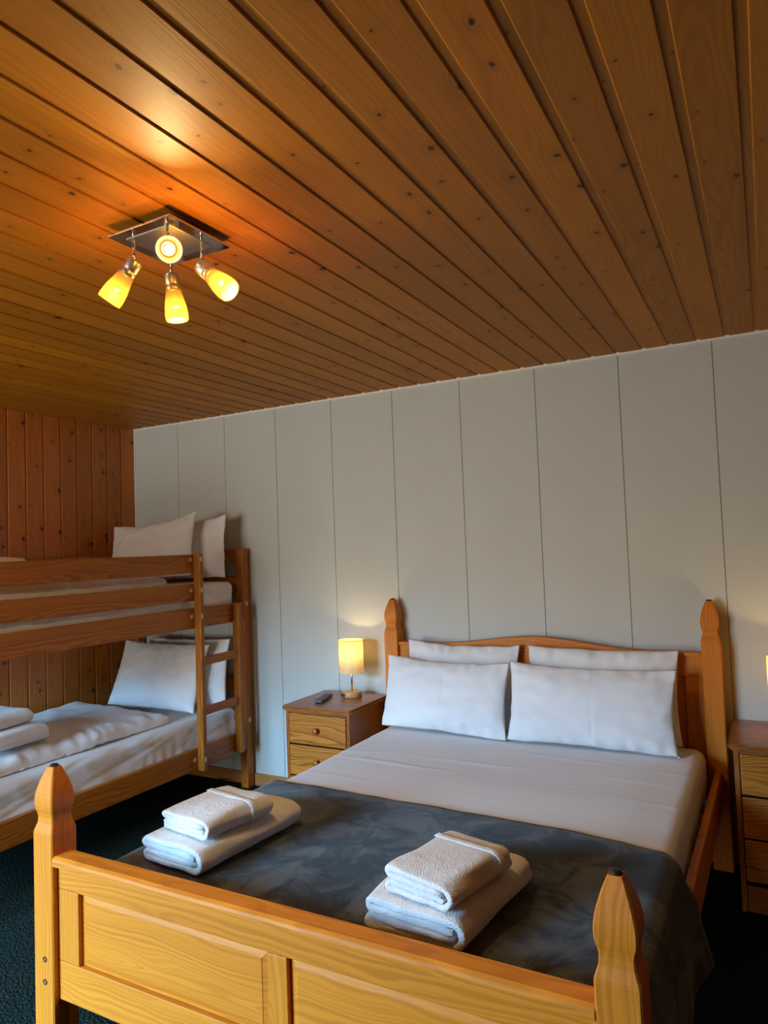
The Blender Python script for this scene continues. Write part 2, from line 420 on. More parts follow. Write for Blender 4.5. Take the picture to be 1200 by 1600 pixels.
while PH+k*PITCH_C < W:
    o = bpy.data.objects.new('board', cb); C.objects.link(o); o.parent = ceiling
    o.location = Vector((PH+k*PITCH_C, YB, H)) - OFF[ceiling.name]; k += 1
wall_left = box('wall_left', (-0.12, YB-0.12, 0.0), (-0.011, 0.12, H+0.011), BACKING, bev=0)
structure(wall_left, 'knotty pine board wall')
PITCH_L = 0.1145
wb = board_mesh('wall_board', PITCH_L, 0.007, 0.0105, 0.006, 0.003, H, 'wall', WALLW)
k = 0
while -0.0 - k*PITCH_L > YB:
    o = bpy.data.objects.new('board', wb); C.objects.link(o); o.parent = wall_left
    o.location = Vector((0, -k*PITCH_L, 0)) - OFF[wall_left.name]; k += 1
wall_back = box('wall_back', (-0.12, 0.009, 0.0), (W+0.12, 0.12, H+0.011), GROOVE, bev=0)
structure(wall_back, 'light grey panelled wall with thin vertical joints')
pm = None
for k in range(12):
    x0 = 0.4*k
    x1 = min(x0+0.4, W)
    o = box('panel', (0.0011, 0.0, 0.0), (x1-x0-0.0011, 0.0085, H), PANEL, wall_back, bev=0.0015, seg=1, loc=(x0, 0, 0)) if (k == 0 or k == 11) else None
    if o is None:
        o = bpy.data.objects.new('panel', pm); C.objects.link(o); o.parent = wall_back; o.location = Vector((x0, 0, 0)) - OFF[wall_back.name]
    elif k == 0: pm = o.data
wall_right = structure(box('wall_right', (W, YB-0.12, 0.0), (W+0.12, 0.12, H+0.011), PLASTER, bev=0), 'pine wall outside the view')
# rear wall with the balcony window
WX0, WX1, WZ0, WZ1 = 0.14, 1.74, 0.06, 2.02
bm = bmesh.new()
for lo, hi in (((-0.12, YB-0.12, 0), (WX0, YB, H+0.011)), ((WX1, YB-0.12, 0), (W+0.12, YB, H+0.011)),
               ((WX0, YB-0.12, 0), (WX1, YB, WZ0)), ((WX0, YB-0.12, WZ1), (WX1, YB, H+0.011))):
    add_box(bm, lo, hi)
wall_rear = structure(finish('wall_rear', bm, PLASTER), 'pine wall with the balcony window')
win = bpy.data.objects.new('window_1', None); C.objects.link(win); win.location = ((WX0+WX1)/2, YB-0.06, WZ0)
structure(win, 'white framed balcony window letting in daylight')
hw, hh = (WX1-WX0)/2, WZ1-WZ0
for lo, hi in (((-hw, -0.03, 0), (-hw+0.06, 0.03, hh)), ((hw-0.06, -0.03, 0), (hw, 0.03, hh)), ((-0.04, -0.03, 0.06), (0.04, 0.03, hh-0.06)),
               ((-hw+0.06, -0.03, 0), (hw-0.06, 0.03, 0.06)), ((-hw+0.06, -0.03, hh-0.06), (hw-0.06, 0.03, hh))):
    box('window_frame', lo, hi, WHITE, win, bev=0.004)
for a, b_ in ((-hw+0.06, -0.04), (0.04, hw-0.06)):
    box('pane', (a, -0.003, 0.06), (b_, 0.003, hh-0.06), GLASS, win, bev=0)
# trims
bb = box('baseboard_back', (0.0, -0.014, 0.0), (W, 0.0, 0.072), BASEB['X'], bev=0.003); structure(bb, 'narrow pine baseboard along the grey wall')
pts = [(0.0, H-0.010)]
x = 0.0; top = []
k = k0
while PH+k*PITCH_C < W:
    xs = PH+k*PITCH_C
    for dx, dz in ((0.000, 0.0005), (0.004, 0.007), (0.016, 0.007), (0.020, 0.0005)):
        if 0 < xs+dx < W: top.append((xs+dx, H+dz))
    k += 1
pts = [(0.0, H-0.009)] + [(0.0, H)] + top + [(W, H), (W, H-0.009)]
trim = prism('trim_1', pts[::-1], 'Y', -0.008, 0.0, WHITE); structure(trim, 'thin white bead between grey wall and ceiling')
trim2 = box('trim_2', (0.0, -0.008, 0.0), (0.008, 0.0, H-0.008), WHITE, bev=0.003); structure(trim2, 'thin white corner bead')

# ------------------------------------------------------------------ double bed
HL, HR, FL, FR = 1.990, 3.532, 1.998, 3.503       # post centres (head / foot)
YH, YF = -0.056, -2.098
bed = thing('double_bed', 'golden pine double bed with tall pointed corner posts and panelled footboard', 'bed', (2.76, -1.08, 0))
def b2(lo, hi): return (lo[0]-2.76, lo[1]+1.08, lo[2]), (hi[0]-2.76, hi[1]+1.08, hi[2])
def bbox(name, lo, hi, ax, parent=None, bev=0.003):
    lo, hi = b2(lo, hi); return box(name, lo, hi, BED[ax], parent or bed, bev=bev)
FIN = [(0.0, .0395), (0.007, .0384), (0.027, .0316), (0.042, .0306), (0.053, .0324), (0.062, .0352), (0.072, .0369), (0.084, .0374),
       (0.096, .0366), (0.108, .0347), (0.122, .0314), (0.136, .0274), (0.150, .0226), (0.162, .0176), (0.170, .0140), (0.1725, .0130)]
def post(cx, cy, zs):
    bm = square_loft([(0.0, .038), (0.006, .0395), (zs*0.5, .0395)] + [(zs+a, h) for a, h in FIN], cx-2.76, cy+1.08)
    p = finish('post', bm, BED['Z'], bed)
    c = lathe_bm([(0, zs+.1785), (0.008, zs+.178), (.0115, zs+.1755), (.0122, zs+.1720), (0, zs+.1720)], 20)
    for v in c.verts: v.co += Vector((cx-2.76, cy+1.08, 0))
    finish('post_cap', c, DARKCAP, p, smooth=True)
    return p
post(HL, YH, 0.950); post(HR, YH, 0.950)
pfl = post(FL, YF, 0.663); pfr = post(FR, YF, 0.653)
for p, cx in ((pfl, FL), (pfr, FR)):
    for z in (0.336, 0.277):
        c = lathe_bm([(0, 0), (.0075, 0), (.0075, .002), (.0045, .0022), (.004, -.001), (0, -.001)], 16, M=Matrix.Rotation(R(90), 4, 'X'))
        for v in c.verts: v.co += Vector((cx-2.76+0.006, YF-0.0395+1.08+0.0005, z))
        finish('bolt_hole', c, DARKCAP, p, smooth=True)
# headboard
hx0, hx1 = HL+0.039, HR-0.039
def arch(x):
    t = (x-(hx0+hx1)/2)/((hx1-hx0)/2); t = abs(t)
    s = max(0.0, min(1.0, (0.68-t)/0.68)); return 0.903+0.045*(s*s*(3-2*s))
xs = [hx0+(hx1-hx0)*i/40 for i in range(41)]
tp = [(x-2.76, arch(x)-0.018) for x in xs]
prism('headboard_top_rail', [(hx0-2.76, 0.80)] + tp + [(hx1-2.76, 0.80)], 'Y', -0.072+1.08, -0.044+1.08, BED['X'], bed)
cp = [(x-2.76, arch(x)) for x in xs] + [(x-2.76, arch(x)-0.0175) for x in xs[::-1]]
prism('headboard_cap', cp, 'Y', -0.085+1.08, -0.034+1.08, BED['X'], bed, bev=0.004)
xm = (hx0+hx1)/2
bbox('headboard_panel', (hx0+0.075, -0.061, 0.42), (xm-0.03, -0.048, 0.798), 'X')
bbox('headboard_panel', (xm+0.03, -0.061, 0.42), (hx1-0.075, -0.048, 0.798), 'X')
for a, b_ in ((hx0, hx0+0.073), (xm-0.029, xm+0.029), (hx1-0.073, hx1)):
    bbox('headboard_stile', (a, -0.072, 0.42), (b_, -0.044, 0.799), 'Z')
bbox('headboard_bottom_rail', (hx0, -0.072, 0.28), (hx1, -0.044, 0.418), 'X')
# footboard
fx0, fx1 = FL+0.040, FR-0.040
capp = [(-.036, 0), (.030, 0), (.030, .010), (.027, .019), (.020, .0245), (-.026, .0245), (-.034, .019), (-.036, .012)]
prism('footboard_cap', [(YF+1.08+u-0.004, 0.5855+v) for u, v in capp], 'X', fx0-2.76, fx1-2.76, BED['X'], bed)
fyo, fyi = YF-0.022, YF+0.012
bbox('footboard_top_rail', (fx0, fyo, 0.5215), (fx1, fyi, 0.585), 'X')
bbox('footboard_bottom_rail', (fx0, fyo, 0.232), (fx1, fyi, 0.333), 'X')
mx0, mx1 = 2.744, 2.797
for a, b_ in ((fx0, fx0+0.080), (mx0, mx1), (fx1-0.080, fx1)):
    bbox('footboard_stile', (a, fyo, 0.3335), (b_, fyi, 0.521), 'Z')
def raised_panel(x0, x1, z0, z1):
    bm = bmesh.new(); a = 0.020
    x0 -= 2.76; x1 -= 2.76; yb, yr, yf = fyi+1.07, fyo+0.013+1.08, fyo+0.0075+1.08
    def ring(d, y): return [bm.verts.new(p) for p in ((x0+d, y, z0+d), (x1-d, y, z0+d), (x1-d, y, z1-d), (x0+d, y, z1-d))]
    rs = [ring(0, yb), ring(0, yr), ring(0.006, yr), ring(a, yf+0.0015), ring(a+0.0015, yf)]
    for A, B in zip(rs, rs[1:]):
        for i in range(4): bm.faces.new((A[i], A[(i+1) % 4], B[(i+1) % 4], B[i]))
    bm.faces.new(rs[0]); bm.faces.new(rs[-1])
    finish('footboard_panel', bm, BED['X'], bed)
raised_panel(fx0+0.081, mx0-0.001, 0.334, 0.5205); raised_panel(mx1+0.001, fx1-0.081, 0.334, 0.5205)
for sx, xh, xf in ((-1, HL, FL), (1, HR, FR)):
    a, b_ = (xh-2.76-0.013, xf-2.76-0.013)
    bm = bmesh.new(); y0, y1 = YF+0.040+1.08, YH-0.040+1.08
    vs_ = []
    for (xx, yy) in ((b_, y0), (a, y1)):
        for dx in (0, 0.026):
            for zz in (0.27, 0.41): vs_.append(bm.verts.new((xx+dx, yy, zz)))
    for f in ((0, 1, 3, 2), (4, 6, 7, 5), (0, 4, 5, 1), (2, 3, 7, 6), (0, 2, 6, 4), (1, 5, 7, 3)): bm.faces.new([vs_[i] for i in f])
    bmesh.ops.bevel(bm, geom=list(bm.edges), offset=0.003, segments=2, affect='EDGES')
    finish('side_rail', bm, BED['Y'], bed)
sl = None
for i in range(14):
    y = -0.25-i*0.128
    if sl is None:
        sl = bbox('slat', (2.018, -0.035, 0.2905), (3.488, 0.035, 0.3095), 'X'); m_sl = sl.data
        sl.location.y += y
    else:
        s2 = sl.copy(); C.objects.link(s2); s2.parent = bed; s2.location.y = sl.location.y-i*0.128

# mattress with fitted sheet
ridges = [(-0.47, 0.06, 0.007), (-0.66, -0.03, 0.006), (-0.81, 0.05, 0.007), (-1.02, 0.03, 0.004)]
def mat_fn(p):
    z = p.z
    if z > 0.45:
        x = p.x-2.76
        for yy, sl_, h in ridges:
            yc = yy - sl_*x + 0.03*nz(x*1.7, yy*9)
            z += h*math.exp(-((p.y-yc)/0.014)**2)*max(0, 0.15+1.5*nz(x*1.8+yy*17, 2.0))
        z += 0.004*nz(x*1.2, p.y*5, 1.0)
        z -= 0.006*max(0, abs(x)/0.74-0.75)/0.25
    q = p.copy(); q.z = z
    if z < 0.45:
        q.x += 0.004*nz(p.y*6, z*9)*(1 if p.x > 2.76 else -1)
    return q
m = finish('mattress', soft_box((2.022, -2.045, 0.3105), (3.490, -0.092, 0.508), 0.045, 0.011, mat_fn), SHEET, smooth=True)
tag(m, 'thick double mattress in a smooth white fitted sheet on the pine double bed', 'mattress')

# ------------------------------------------------------------------ pillows
def pillow(name, label, group, bottom, width, height, thick, lean, yaw=0.0, rollz=0.0, seed=0, cat='pillow', droop=0.0, mat=PILLOW, pinch=0.05, ears=(0, 0)):
    """bottom = midpoint of the lower edge; the pillow stands on it leaning back by `lean` degrees."""
    n, mth = 96, 56
    bm = bmesh.new(); grid = {}
    for side in (-1, 1):
        for i in range(n+1):
            for j in range(mth+1):
                u = -1+2*i/n; v = -1+2*j/mth
                edge = i in (0, n) or j in (0, mth)
                key = (0 if edge else side, i, j)
                if key in grid: continue
                t = max(0.0, (1-abs(u)**3.2)*(1-abs(v)**2.6))**0.62
                x = u*width/2*(1-pinch*(1-v*v)*abs(u))
                z = v*height/2*(1-pinch*1.0*(1-u*u)*abs(v))
                y = side*thick/2*t if not edge else 0.0
                s = seed*13.7
                wr = 0.014*nz(u*1.7+s, v*1.5, side*0.7+s) + 0.005*nz(u*5+v*2+s, v*3.2-u*1.5+side, s)
                # gathers running in from the short ends
                g = (abs(u)**5)*0.006*sin(v*13+6*nz(v*3+s, u, 0))*(0.5+nz(v*2+s, 6.0)) + (abs(v)**6)*0.007*sin(u*26+4*nz(u*3, v+s, 1))
                wr -= 0.0035*math.exp(-((u-0.06-0.02*nz(v*2, s))/0.018)**2)*max(0, 0.6+nz(v*2+s, 8.0))
                wr -= 0.008*abs(nz(u*3.1-v*2.2+s, v*1.9+u, side+s))*(0.35+0.65*abs(u))
                if not edge: y += side*(wr*min(1, t*2)+g*min(1, t*3))
                else: y += 0.010*nz(u*4+s, v*4, 3)
                z += 0.006*nz(u*3+s, v*2, 5)
                if v > 0:                                   # upper corners
                    z += ears[0]*max(0, -u)**3*v + ears[1]*max(0, u)**3*v
                    z -= droop*(1-u*u)*v*v
                    y += 0.02*nz(u*1.4+s, 4.4, 0)*v
                if v < 0 and not edge: y *= 1+0.22*(-v)     # weight settles at the bottom
                grid[key] = bm.verts.new((x, y, z+height/2))
    for side in (-1, 1):
        def g_(i, j): return grid.get((side, i, j)) or grid[(0, i, j)]
        for i in range(n):
            for j in range(mth):
                q = (g_(i, j), g_(i+1, j), g_(i+1, j+1), g_(i, j+1))
                if len(set(q)) >= 3: bm.faces.new(q if side < 0 else q[::-1])
    # a thin hem along the open end
    o = finish(name, bm, mat, smooth=True, centre=False)
    o.rotation_mode = 'XYZ'
    o.matrix_world = Matrix.Translation(bottom) @ Matrix.Rotation(R(yaw), 4, 'Z') @ Matrix.Rotation(-R(lean), 4, 'X') @ Matrix.Rotation(R(rollz), 4, 'Y')
    tag(o, label, cat, group)
    return o
G = 'white pillows on the double bed'
pillow('pillow', 'white pillow at the back left, flat against the double bed headboard', G, (2.395, -0.165, 0.517), 0.60, 0.405, 0.10, 7, 0, 1, seed=3, droop=0.01)
pillow('pillow', 'white pillow at the back right, flat against the double bed headboard', G, (3.075, -0.165, 0.517), 0.67, 0.400, 0.10, 7, 0, 0, seed=5)
pillow('pillow', 'white front pillow on the left side of the double bed', G, (2.358, -0.312, 0.514), 0.66, 0.350, 0.115, 12, -2, 1, seed=8, droop=0.012)
pillow('pillow', 'white front pillow on the right side of the double bed', G, (3.048, -0.317, 0.514), 0.72, 0.350, 0.115, 12, 1, 0.5, seed=11, droop=0.008)

# ------------------------------------------------------------------ grey throw
def throw():
    bm = bmesh.new()
    # path across the bed: left drop, top, right drop
    ny = 60; path = []
    for i in range(8): path.append((2.012-0.002*0, 0.42+0.055*i/7, 'l'))
    for i in range(1, 7):
        a = pi/2*i/6; path.append((2.012+0.045*(1-cos(a)), 0.475+0.040*sin(a), 'l'))
    for i in range(1, 52): path.append((2.057+(3.452-2.057)*i/51, 0.515, 't'))
    for i in range(1, 9):
        a = pi/2*i/8; path.append((3.452+0.055*sin(a), 0.515-0.055*(1-cos(a)), 'r'))
    for i in range(1, 26): path.append((3.507+0.022*min(1, i/6), 0.460-0.205*i/25, 'd%d' % i))
    verts = []
    for j in range(ny+1):
        t = j/ny; row = []
        for i, (x, z, tag_) in enumerate(path):
            s = i/(len(path)-1)
            yhead = -1.178 - 0.030*max(0, (x-2.3)/1.0) - 0.045*max(0, (x-3.1)/0.4)**2 + 0.006*nz(x*6, 3)
            yfoot = -2.046
            zz, xx = z, x
            if tag_[0] == 'd':
                d = int(tag_[1:])/25
                yhead -= 0.02*d
                yfoot -= 0.0
            y = yhead + (yfoot-yhead)*t
            if tag_[0] == 't': zz += 0.004*nz(x*4, y*5, 1)+0.003*nz(x*11, y*12, 2)
            if tag_[0] == 'd':
                d = int(tag_[1:])/25
                rail = 3.545+(y+0.096)*0.0148
                xx = max(3.507, x-0.529+rail-3.0+0.0) if d < 0.24 else rail+0.008
                xx = 3.507+(rail+0.008-3.507)*min(1, d/0.24)
                xx += d*(0.007+0.007*sin(t*17+1.2)+0.006*nz(t*6, d*2)) + 0.026*d*d*math.exp(-t*9)
                zz += 0.02*d*nz(t*3, 9)
            row.append(bm.verts.new((xx, y, zz)))
        verts.append(row)
    for a, b_ in zip(verts, verts[1:]):
        for i in range(len(path)-1): bm.faces.new((a[i], a[i+1], b_[i+1], b_[i]))
    o = finish('throw_blanket', bm, FLEECE, smooth=True)
    sm = o.modifiers.new('thickness', 'SOLIDIFY'); sm.thickness = 0.007; sm.offset = 1.0
    return o
t = throw(); tag(t, 'dark grey fleece throw spread over the foot of the double bed', 'blanket')

# ------------------------------------------------------------------ towels
def towel(label, group, loc, rz, wid, dep, th, seed=0, flip=False, parent_name='folded_towel', slump=0.0):
    """folded terry towel: four layers, outer fold on the +x side (or -x when flipped)."""
    t = th; w2 = wid/2
    path = []
    def arc(cx, cz, r, a0, a1, n):
        for i in range(n+1):
            a = a0+(a1-a0)*i/n; path.append((cx+r*cos(a), cz+r*sin(a)))
    xr, xl = w2-2*t, -w2+t
    for i in range(7): path.append((xr+0.35*t+(xl-xr-0.35*t)*i/6, 1.5*t))
    arc(xl, 1.0*t, 0.5*t, pi/2, 3*pi/2, 6)
    for i in range(1, 9): path.append((xl+(xr-xl)*i/9, 0.5*t))
    arc(xr, 2.0*t, 1.5*t, -pi/2, pi/2, 12)
    for i in range(1, 9): path.append((xr+(xl-xr)*i/9, 3.5*t))
    arc(xl, 3.0*t, 0.5*t, pi/2, 3*pi/2, 6)
    for i in range(1, 7): path.append((xl+(xr+0.2*t-xl)*i/6, 2.5*t))
    # outline of the ribbon
    hth = t*0.485; left, right = [], []
    for i, p in enumerate(path):
        a = path[max(0, i-1)]; b_ = path[min(len(path)-1, i+1)]
        dx, dz = b_[0]-a[0], b_[1]-a[1]; l = math.hypot(dx, dz) or 1
        left.append((p[0]-dz/l*hth, p[1]+dx/l*hth)); right.append((p[0]+dz/l*hth, p[1]-dx/l*hth))
    bm = bmesh.new(); ny = 22; rows = []
    outline = left+right[::-1]
    nL = len(left)
    for j in range(-2, ny+3):
        tt = min(max(j/ny, 0), 1); y = -dep/2+dep*tt
        shrink = {-2: 0.45, -1: 0.85, ny+1: 0.85, ny+2: 0.45}.get(j, 1.0)
        y += {-2: -0.004, -1: -0.003, ny+1: 0.003, ny+2: 0.004}.get(j, 0)
        row = []
        for k_, (x, z) in enumerate(outline):
            cxp, czp = path[k_ if k_ < nL else 2*nL-1-k_]
            x2 = cxp+(x-cxp)*shrink; z2 = czp+(z-czp)*shrink
            lv = z2/(4*t)
            x2 += 0.011*nz(y*7+seed, lv*2.5, seed)*(1 if abs(x2) > w2*0.6 else 0.3)
            z2 *= 1+0.09*nz(x2*7+seed, y*7, seed)-0.16*max(0, abs(tt-0.5)*2-0.45)**1.5-slump*((tt-0.5)*2)**2*0.12
            x2 *= 1-0.05*max(0, abs(tt-0.5)*2-0.7)
            yy = y+0.007*nz(cxp*14, lv*4+seed, seed+3)*(1 if tt in (0, 1) else abs(tt-0.5)*2)
            row.append(bm.verts.new((-x2 if flip else x2, yy, max(z2, 0.0006))))
        rows.append(row)
    m_ = len(outline)
    for a, b_ in zip(rows, rows[1:]):
        for i in range(m_): bm.faces.new((a[i], a[(i+1) % m_], b_[(i+1) % m_], b_[i]))
    for row in (rows[0], rows[-1]):
        for i in range(nL-1): bm.faces.new((row[i], row[i+1], row[m_-2-i], row[m_-1-i]))
    o = finish(parent_name, bm, TERRY, smooth=True, loc=loc, rot=(0, 0, rz))
    return tag(o, label, 'towel', group)
def hem(o, y, wid, th, flip=False):
    """woven border band running over the top and the fold of a towel."""
    t = th; w2 = wid/2; bm = bmesh.new(); pts = []
    xr, xl = w2-2*t, -w2+t
    for i in range(9): pts.append((xl+(xr-xl)*i/8, 4*t+0.0012))
    for i in range(1, 9):
        a = pi/2-pi*0.8*i/8; pts.append((xr+(2*t+0.0015)*cos(a), 2*t+(2*t+0.0015)*sin(a)))
    rows = [[bm.verts.new(((-x if flip else x), yy, z)) for x, z in pts] for yy in (y-0.011, y-0.004, y+0.004, y+0.011)]
    for A, B in zip(rows, rows[1:]):
        for i in range(len(pts)-1): bm.faces.new((A[i], A[i+1], B[i+1], B[i]))
    h = finish('woven_band', bm, TERRY, o, smooth=True, centre=False)
    s = h.modifiers.new('thickness', 'SOLIDIFY'); s.thickness = 0.0022; s.offset = 0
G = 'folded white towels on the grey throw'
TZ = 0.5265
o = towel('large folded white bath towel under the hand towel, left stack on the grey throw', G, (2.262, -1.705, TZ), R(-5), 0.255, 0.41, 0.0185, 1)
o = towel('small folded white hand towel on top of the left towel stack on the grey throw', G, (2.270, -1.745, TZ+0.0765), R(-9), 0.215, 0.240, 0.0150, 4, slump=0.4); hem(o, 0.045, 0.225, 0.0150)
o = towel('large folded white bath towel under the hand towel, right stack on the grey throw', G, (3.040, -1.768, TZ), R(-6), 0.270, 0.37, 0.0185, 7)
o = towel('small folded white hand towel on top of the right towel stack on the grey throw', G, (3.055, -1.808, TZ+0.0765), R(-12), 0.195, 0.250, 0.0160, 9, slump=0.4); hem(o, 0.070, 0.210, 0.0160)

# ------------------------------------------------------------------ bunk bed
bunk = thing('bunk_bed', 'orange pine bunk bed with ladder against the pine board wall', 'bunk bed', (0.5, -1.03, 0))
def kb(name, lo, hi, ax, parent=None, bev=0.004, mat=None):
    lo = (lo[0]-0.5, lo[1]+1.03, lo[2]); hi = (hi[0]-0.5, hi[1]+1.03, hi[2])
    return box(name, lo, hi, mat or BUNK[ax], parent or bunk, bev=bev)
PX0, PX1 = 0.930, 0.985
for x0 in (0.030, PX0):
    for y0 in (-0.078, -2.040):
        kb('post', (x0, y0, 0.0), (x0+0.055, y0+0.055, 1.425), 'Z', bev=0.006)
for (z0, z1) in ((0.232, 0.345), (0.995, 1.105)):      # long side boards
    kb('side_rail', (0.958, -1.984, z0), (0.984, -0.079, z1), 'Y')
    kb('side_rail', (0.031, -1.984, z0), (0.057, -0.079, z1), 'Y')
for (z0, z1) in ((1.298, 1.402), (1.146, 1.240)):
    kb('guard_rail', (0.958, -1.984, z0), (0.984, -0.478, z1), 'Y')
kb('guard_rail', (0.031, -1.984, 1.325), (0.057, -0.079, 1.410), 'Y')
for ya, yb_ in ((-0.064, -0.038), (-2.026, -2.000)):
    for z0, z1 in ((1.342, 1.424), (1.180, 1.258), (0.562, 0.650), (0.995, 1.105), (0.232, 0.345)):
        kb('end_rail', (0.086, ya, z0), (0.929, yb_, z1), 'X')
s0 = None
for zz in (0.262, 1.025):
    for i in range(9):
        y = -0.22-i*0.205
        if s0 is None:
            s0 = kb('slat', (0.058, -1.03-0.04, -0.009), (0.957, -1.03+0.04, 0.009), 'X'); s0.location = (s0.location.x, y+1.03, zz)
        else:
            s = s0.copy(); C.objects.link(s); s.parent = bunk; s.location = (s0.location.x, y+1.03, zz)
# ladder
ul = kb('ladder_upright', (0.9855, -0.492, 0.228), (1.032, -0.464, 1.402), 'Z', bev=0.005)
ur = kb('ladder_upright', (0.9855, -0.182, 0.243), (1.032, -0.154, 1.102), 'Z', bev=0.005)
for z in (0.790, 0.520):
    kb('ladder_rung', (0.998, -0.4635, z), (1.020, -0.1825, z+0.046), 'Y', bev=0.004)
for z in (1.375, 1.205, 1.062, 0.290):
    kb('screw_cover', (1.0318, -0.486, z-0.013), (1.0335, -0.474, z+0.013), 'Z', ul, bev=0.0005, mat=CREAM)
    kb('screw_cover', (0.9838, -0.520, z-0.010), (0.9855, -0.500, z+0.010), 'Z', bev=0.0005, mat=CREAM)
kb('joint_cap', (0.9848, -0.060, 1.080), (0.988, -0.040, 1.105), 'Z', bev=0.001, mat=CREAM)
kb('joint_cap', (0.9848, -0.060, 0.385), (0.988, -0.040, 0.410), 'Z', bev=0.001, mat=CREAM)

def bunk_matt(z0, z1, seed):
    def fn(p):
        q = p.copy()
        h = (p.z-z0)/(z1-z0)
        if p.x > 0.9 and h < 0.97:
            f = max(0, 1-h*1.3)
            q.x += 0.0045*f*sin(p.y*95+6*nz(p.y*5, seed))*max(0, 0.3+nz(p.y*2.3, seed+3)*1.6) + 0.008*nz(p.y*9+p.z*22, p.z*7-p.y*3, seed) - 0.012*abs(nz(p.y*7-p.z*30, p.z*9, seed+8))
            q.x = min(q.x, 0.9565)
        if h > 0.8: q.z += 0.004*nz(p.x*3, p.y*4, seed)
        return q
    return soft_box((0.062, -1.975, z0), (0.950, -0.115, z1), 0.035, 0.016, fn, 0.014)
m = finish('mattress', bunk_matt(0.2725, 0.485, 2), SHEET, smooth=True)
tag(m, 'white sheeted single mattress on the lower bunk', 'mattress', 'bunk mattresses')
m = finish('mattress', bunk_matt(1.0355, 1.232, 6), SHEET, smooth=True)
tag(m, 'white sheeted single mattress on the upper bunk behind the guard rails', 'mattress', 'bunk mattresses')

def duvet(label, lo, hi, seed, z0):
    def fn(p):
        q = p.copy()
        fx = (p.x-lo[0])/(hi[0]-lo[0]); fy = (p.y-lo[1])/(hi[1]-lo[1]); h = (p.z-lo[2])/(hi[2]-lo[2])
        e = min(1, min(fx, 1-fx, )*7, (1-fy)*14)
        if h > 0.25:
            q.z += -(1-e)**2*0.022 + 0.012*nz(p.x*2.6, p.y*2.6, seed)+0.005*nz(p.x*6+p.y*3, p.y*5, seed)-0.012*abs(nz(p.x*4-p.y*2.5, p.y*1.7+p.x*2, seed+5))
            q.z += 0.0075*sin(p.y*74+p.x*34+9*nz(p.x*3, p.y*3, seed))*math.exp(-((fx-0.93)/0.12)**2)*max(0, 0.40+1.3*nz(p.y*2.7, p.x, seed+2))
            q.z -= 0.016*abs(nz(p.x*3.2+p.y*4.1, p.y*1.3-p.x*1.8, seed+11))+0.009*abs(nz(p.x*7-p.y*5, p.y*3+p.x*4, seed+14))
        q.z = max(q.z, z0)
        q.x += (0.014*nz(p.y*3, 0.3, seed)+0.004*nz(p.y*17, h*3, seed))*(1 if fx > 0.8 else 0.2)
        q.y += 0.012*nz(p.x*4, 0.7, seed)*(1 if fy > 0.8 else 0)
        return q
    o = finish('duvet', soft_box(lo, hi, min(0.028, (hi[2]-lo[2])*0.49), 0.016, fn, 0.012), DUVET, smooth=True)
    return tag(o, label, 'duvet', 'bunk duvets')
duvet('crumpled white duvet lying folded back on the lower bunk', (0.075, -1.95, 0.490), (0.862, -0.545, 0.560), 3.0, 0.490)
duvet('white duvet on the upper bunk seen between the guard rails', (0.075, -1.95, 1.237), (0.925, -0.62, 1.300), 9.0, 1.237)

G2 = 'white pillows on the bunk bed'
pillow('pillow', 'white pillow leaning at the back of the lower bunk behind another pillow', G2, (0.62, -0.215, 0.494), 0.66, 0.40, 0.10, 8, 0, -1, seed=21)
pillow('pillow', 'white pillow leaning at the front of the lower bunk beside the ladder', G2, (0.545, -0.420, 0.507), 0.66, 0.40, 0.12, 22, 4, 1, seed=23)
pillow('pillow', 'white pillow at the back of the upper bunk nearest the grey wall', G2, (0.640, -0.205, 1.248), 0.64, 0.36, 0.10, 6, 0, -2, seed=26, ears=(0, 0.02))
pillow('pillow', 'white pillow at the front of the upper bunk above the top guard rail', G2, (0.520, -0.385, 1.258), 0.66, 0.37, 0.12, 13, 2, -4, seed=29, ears=(0, 0.03), droop=0.02)
G3 = 'folded white towels on the bunk bed'
towel('large folded white towel at the bottom of the lower bunk stack on the duvet', G3, (0.62, -1.42, 0.578), R(3), 0.40, 0.30, 0.0185, 31)
towel('small folded white towel on top of the lower bunk stack on the duvet', G3, (0.585, -1.43, 0.655), R(6), 0.34, 0.25, 0.0165, 33)
towel('folded white towel on the upper bunk just showing above the guard rail', G3, (0.60, -1.50, 1.322), R(2), 0.40, 0.30, 0.025, 35)

def lamp_light(parent, name, loc, watts, col, radius):
    d = bpy.data.lights.new(name, 'POINT'); d.energy = watts; d.color = col; d.shadow_soft_size = radius
    o = bpy.data.objects.new(name, d); C.objects.link(o); o.parent = parent; o.location = loc
    return o
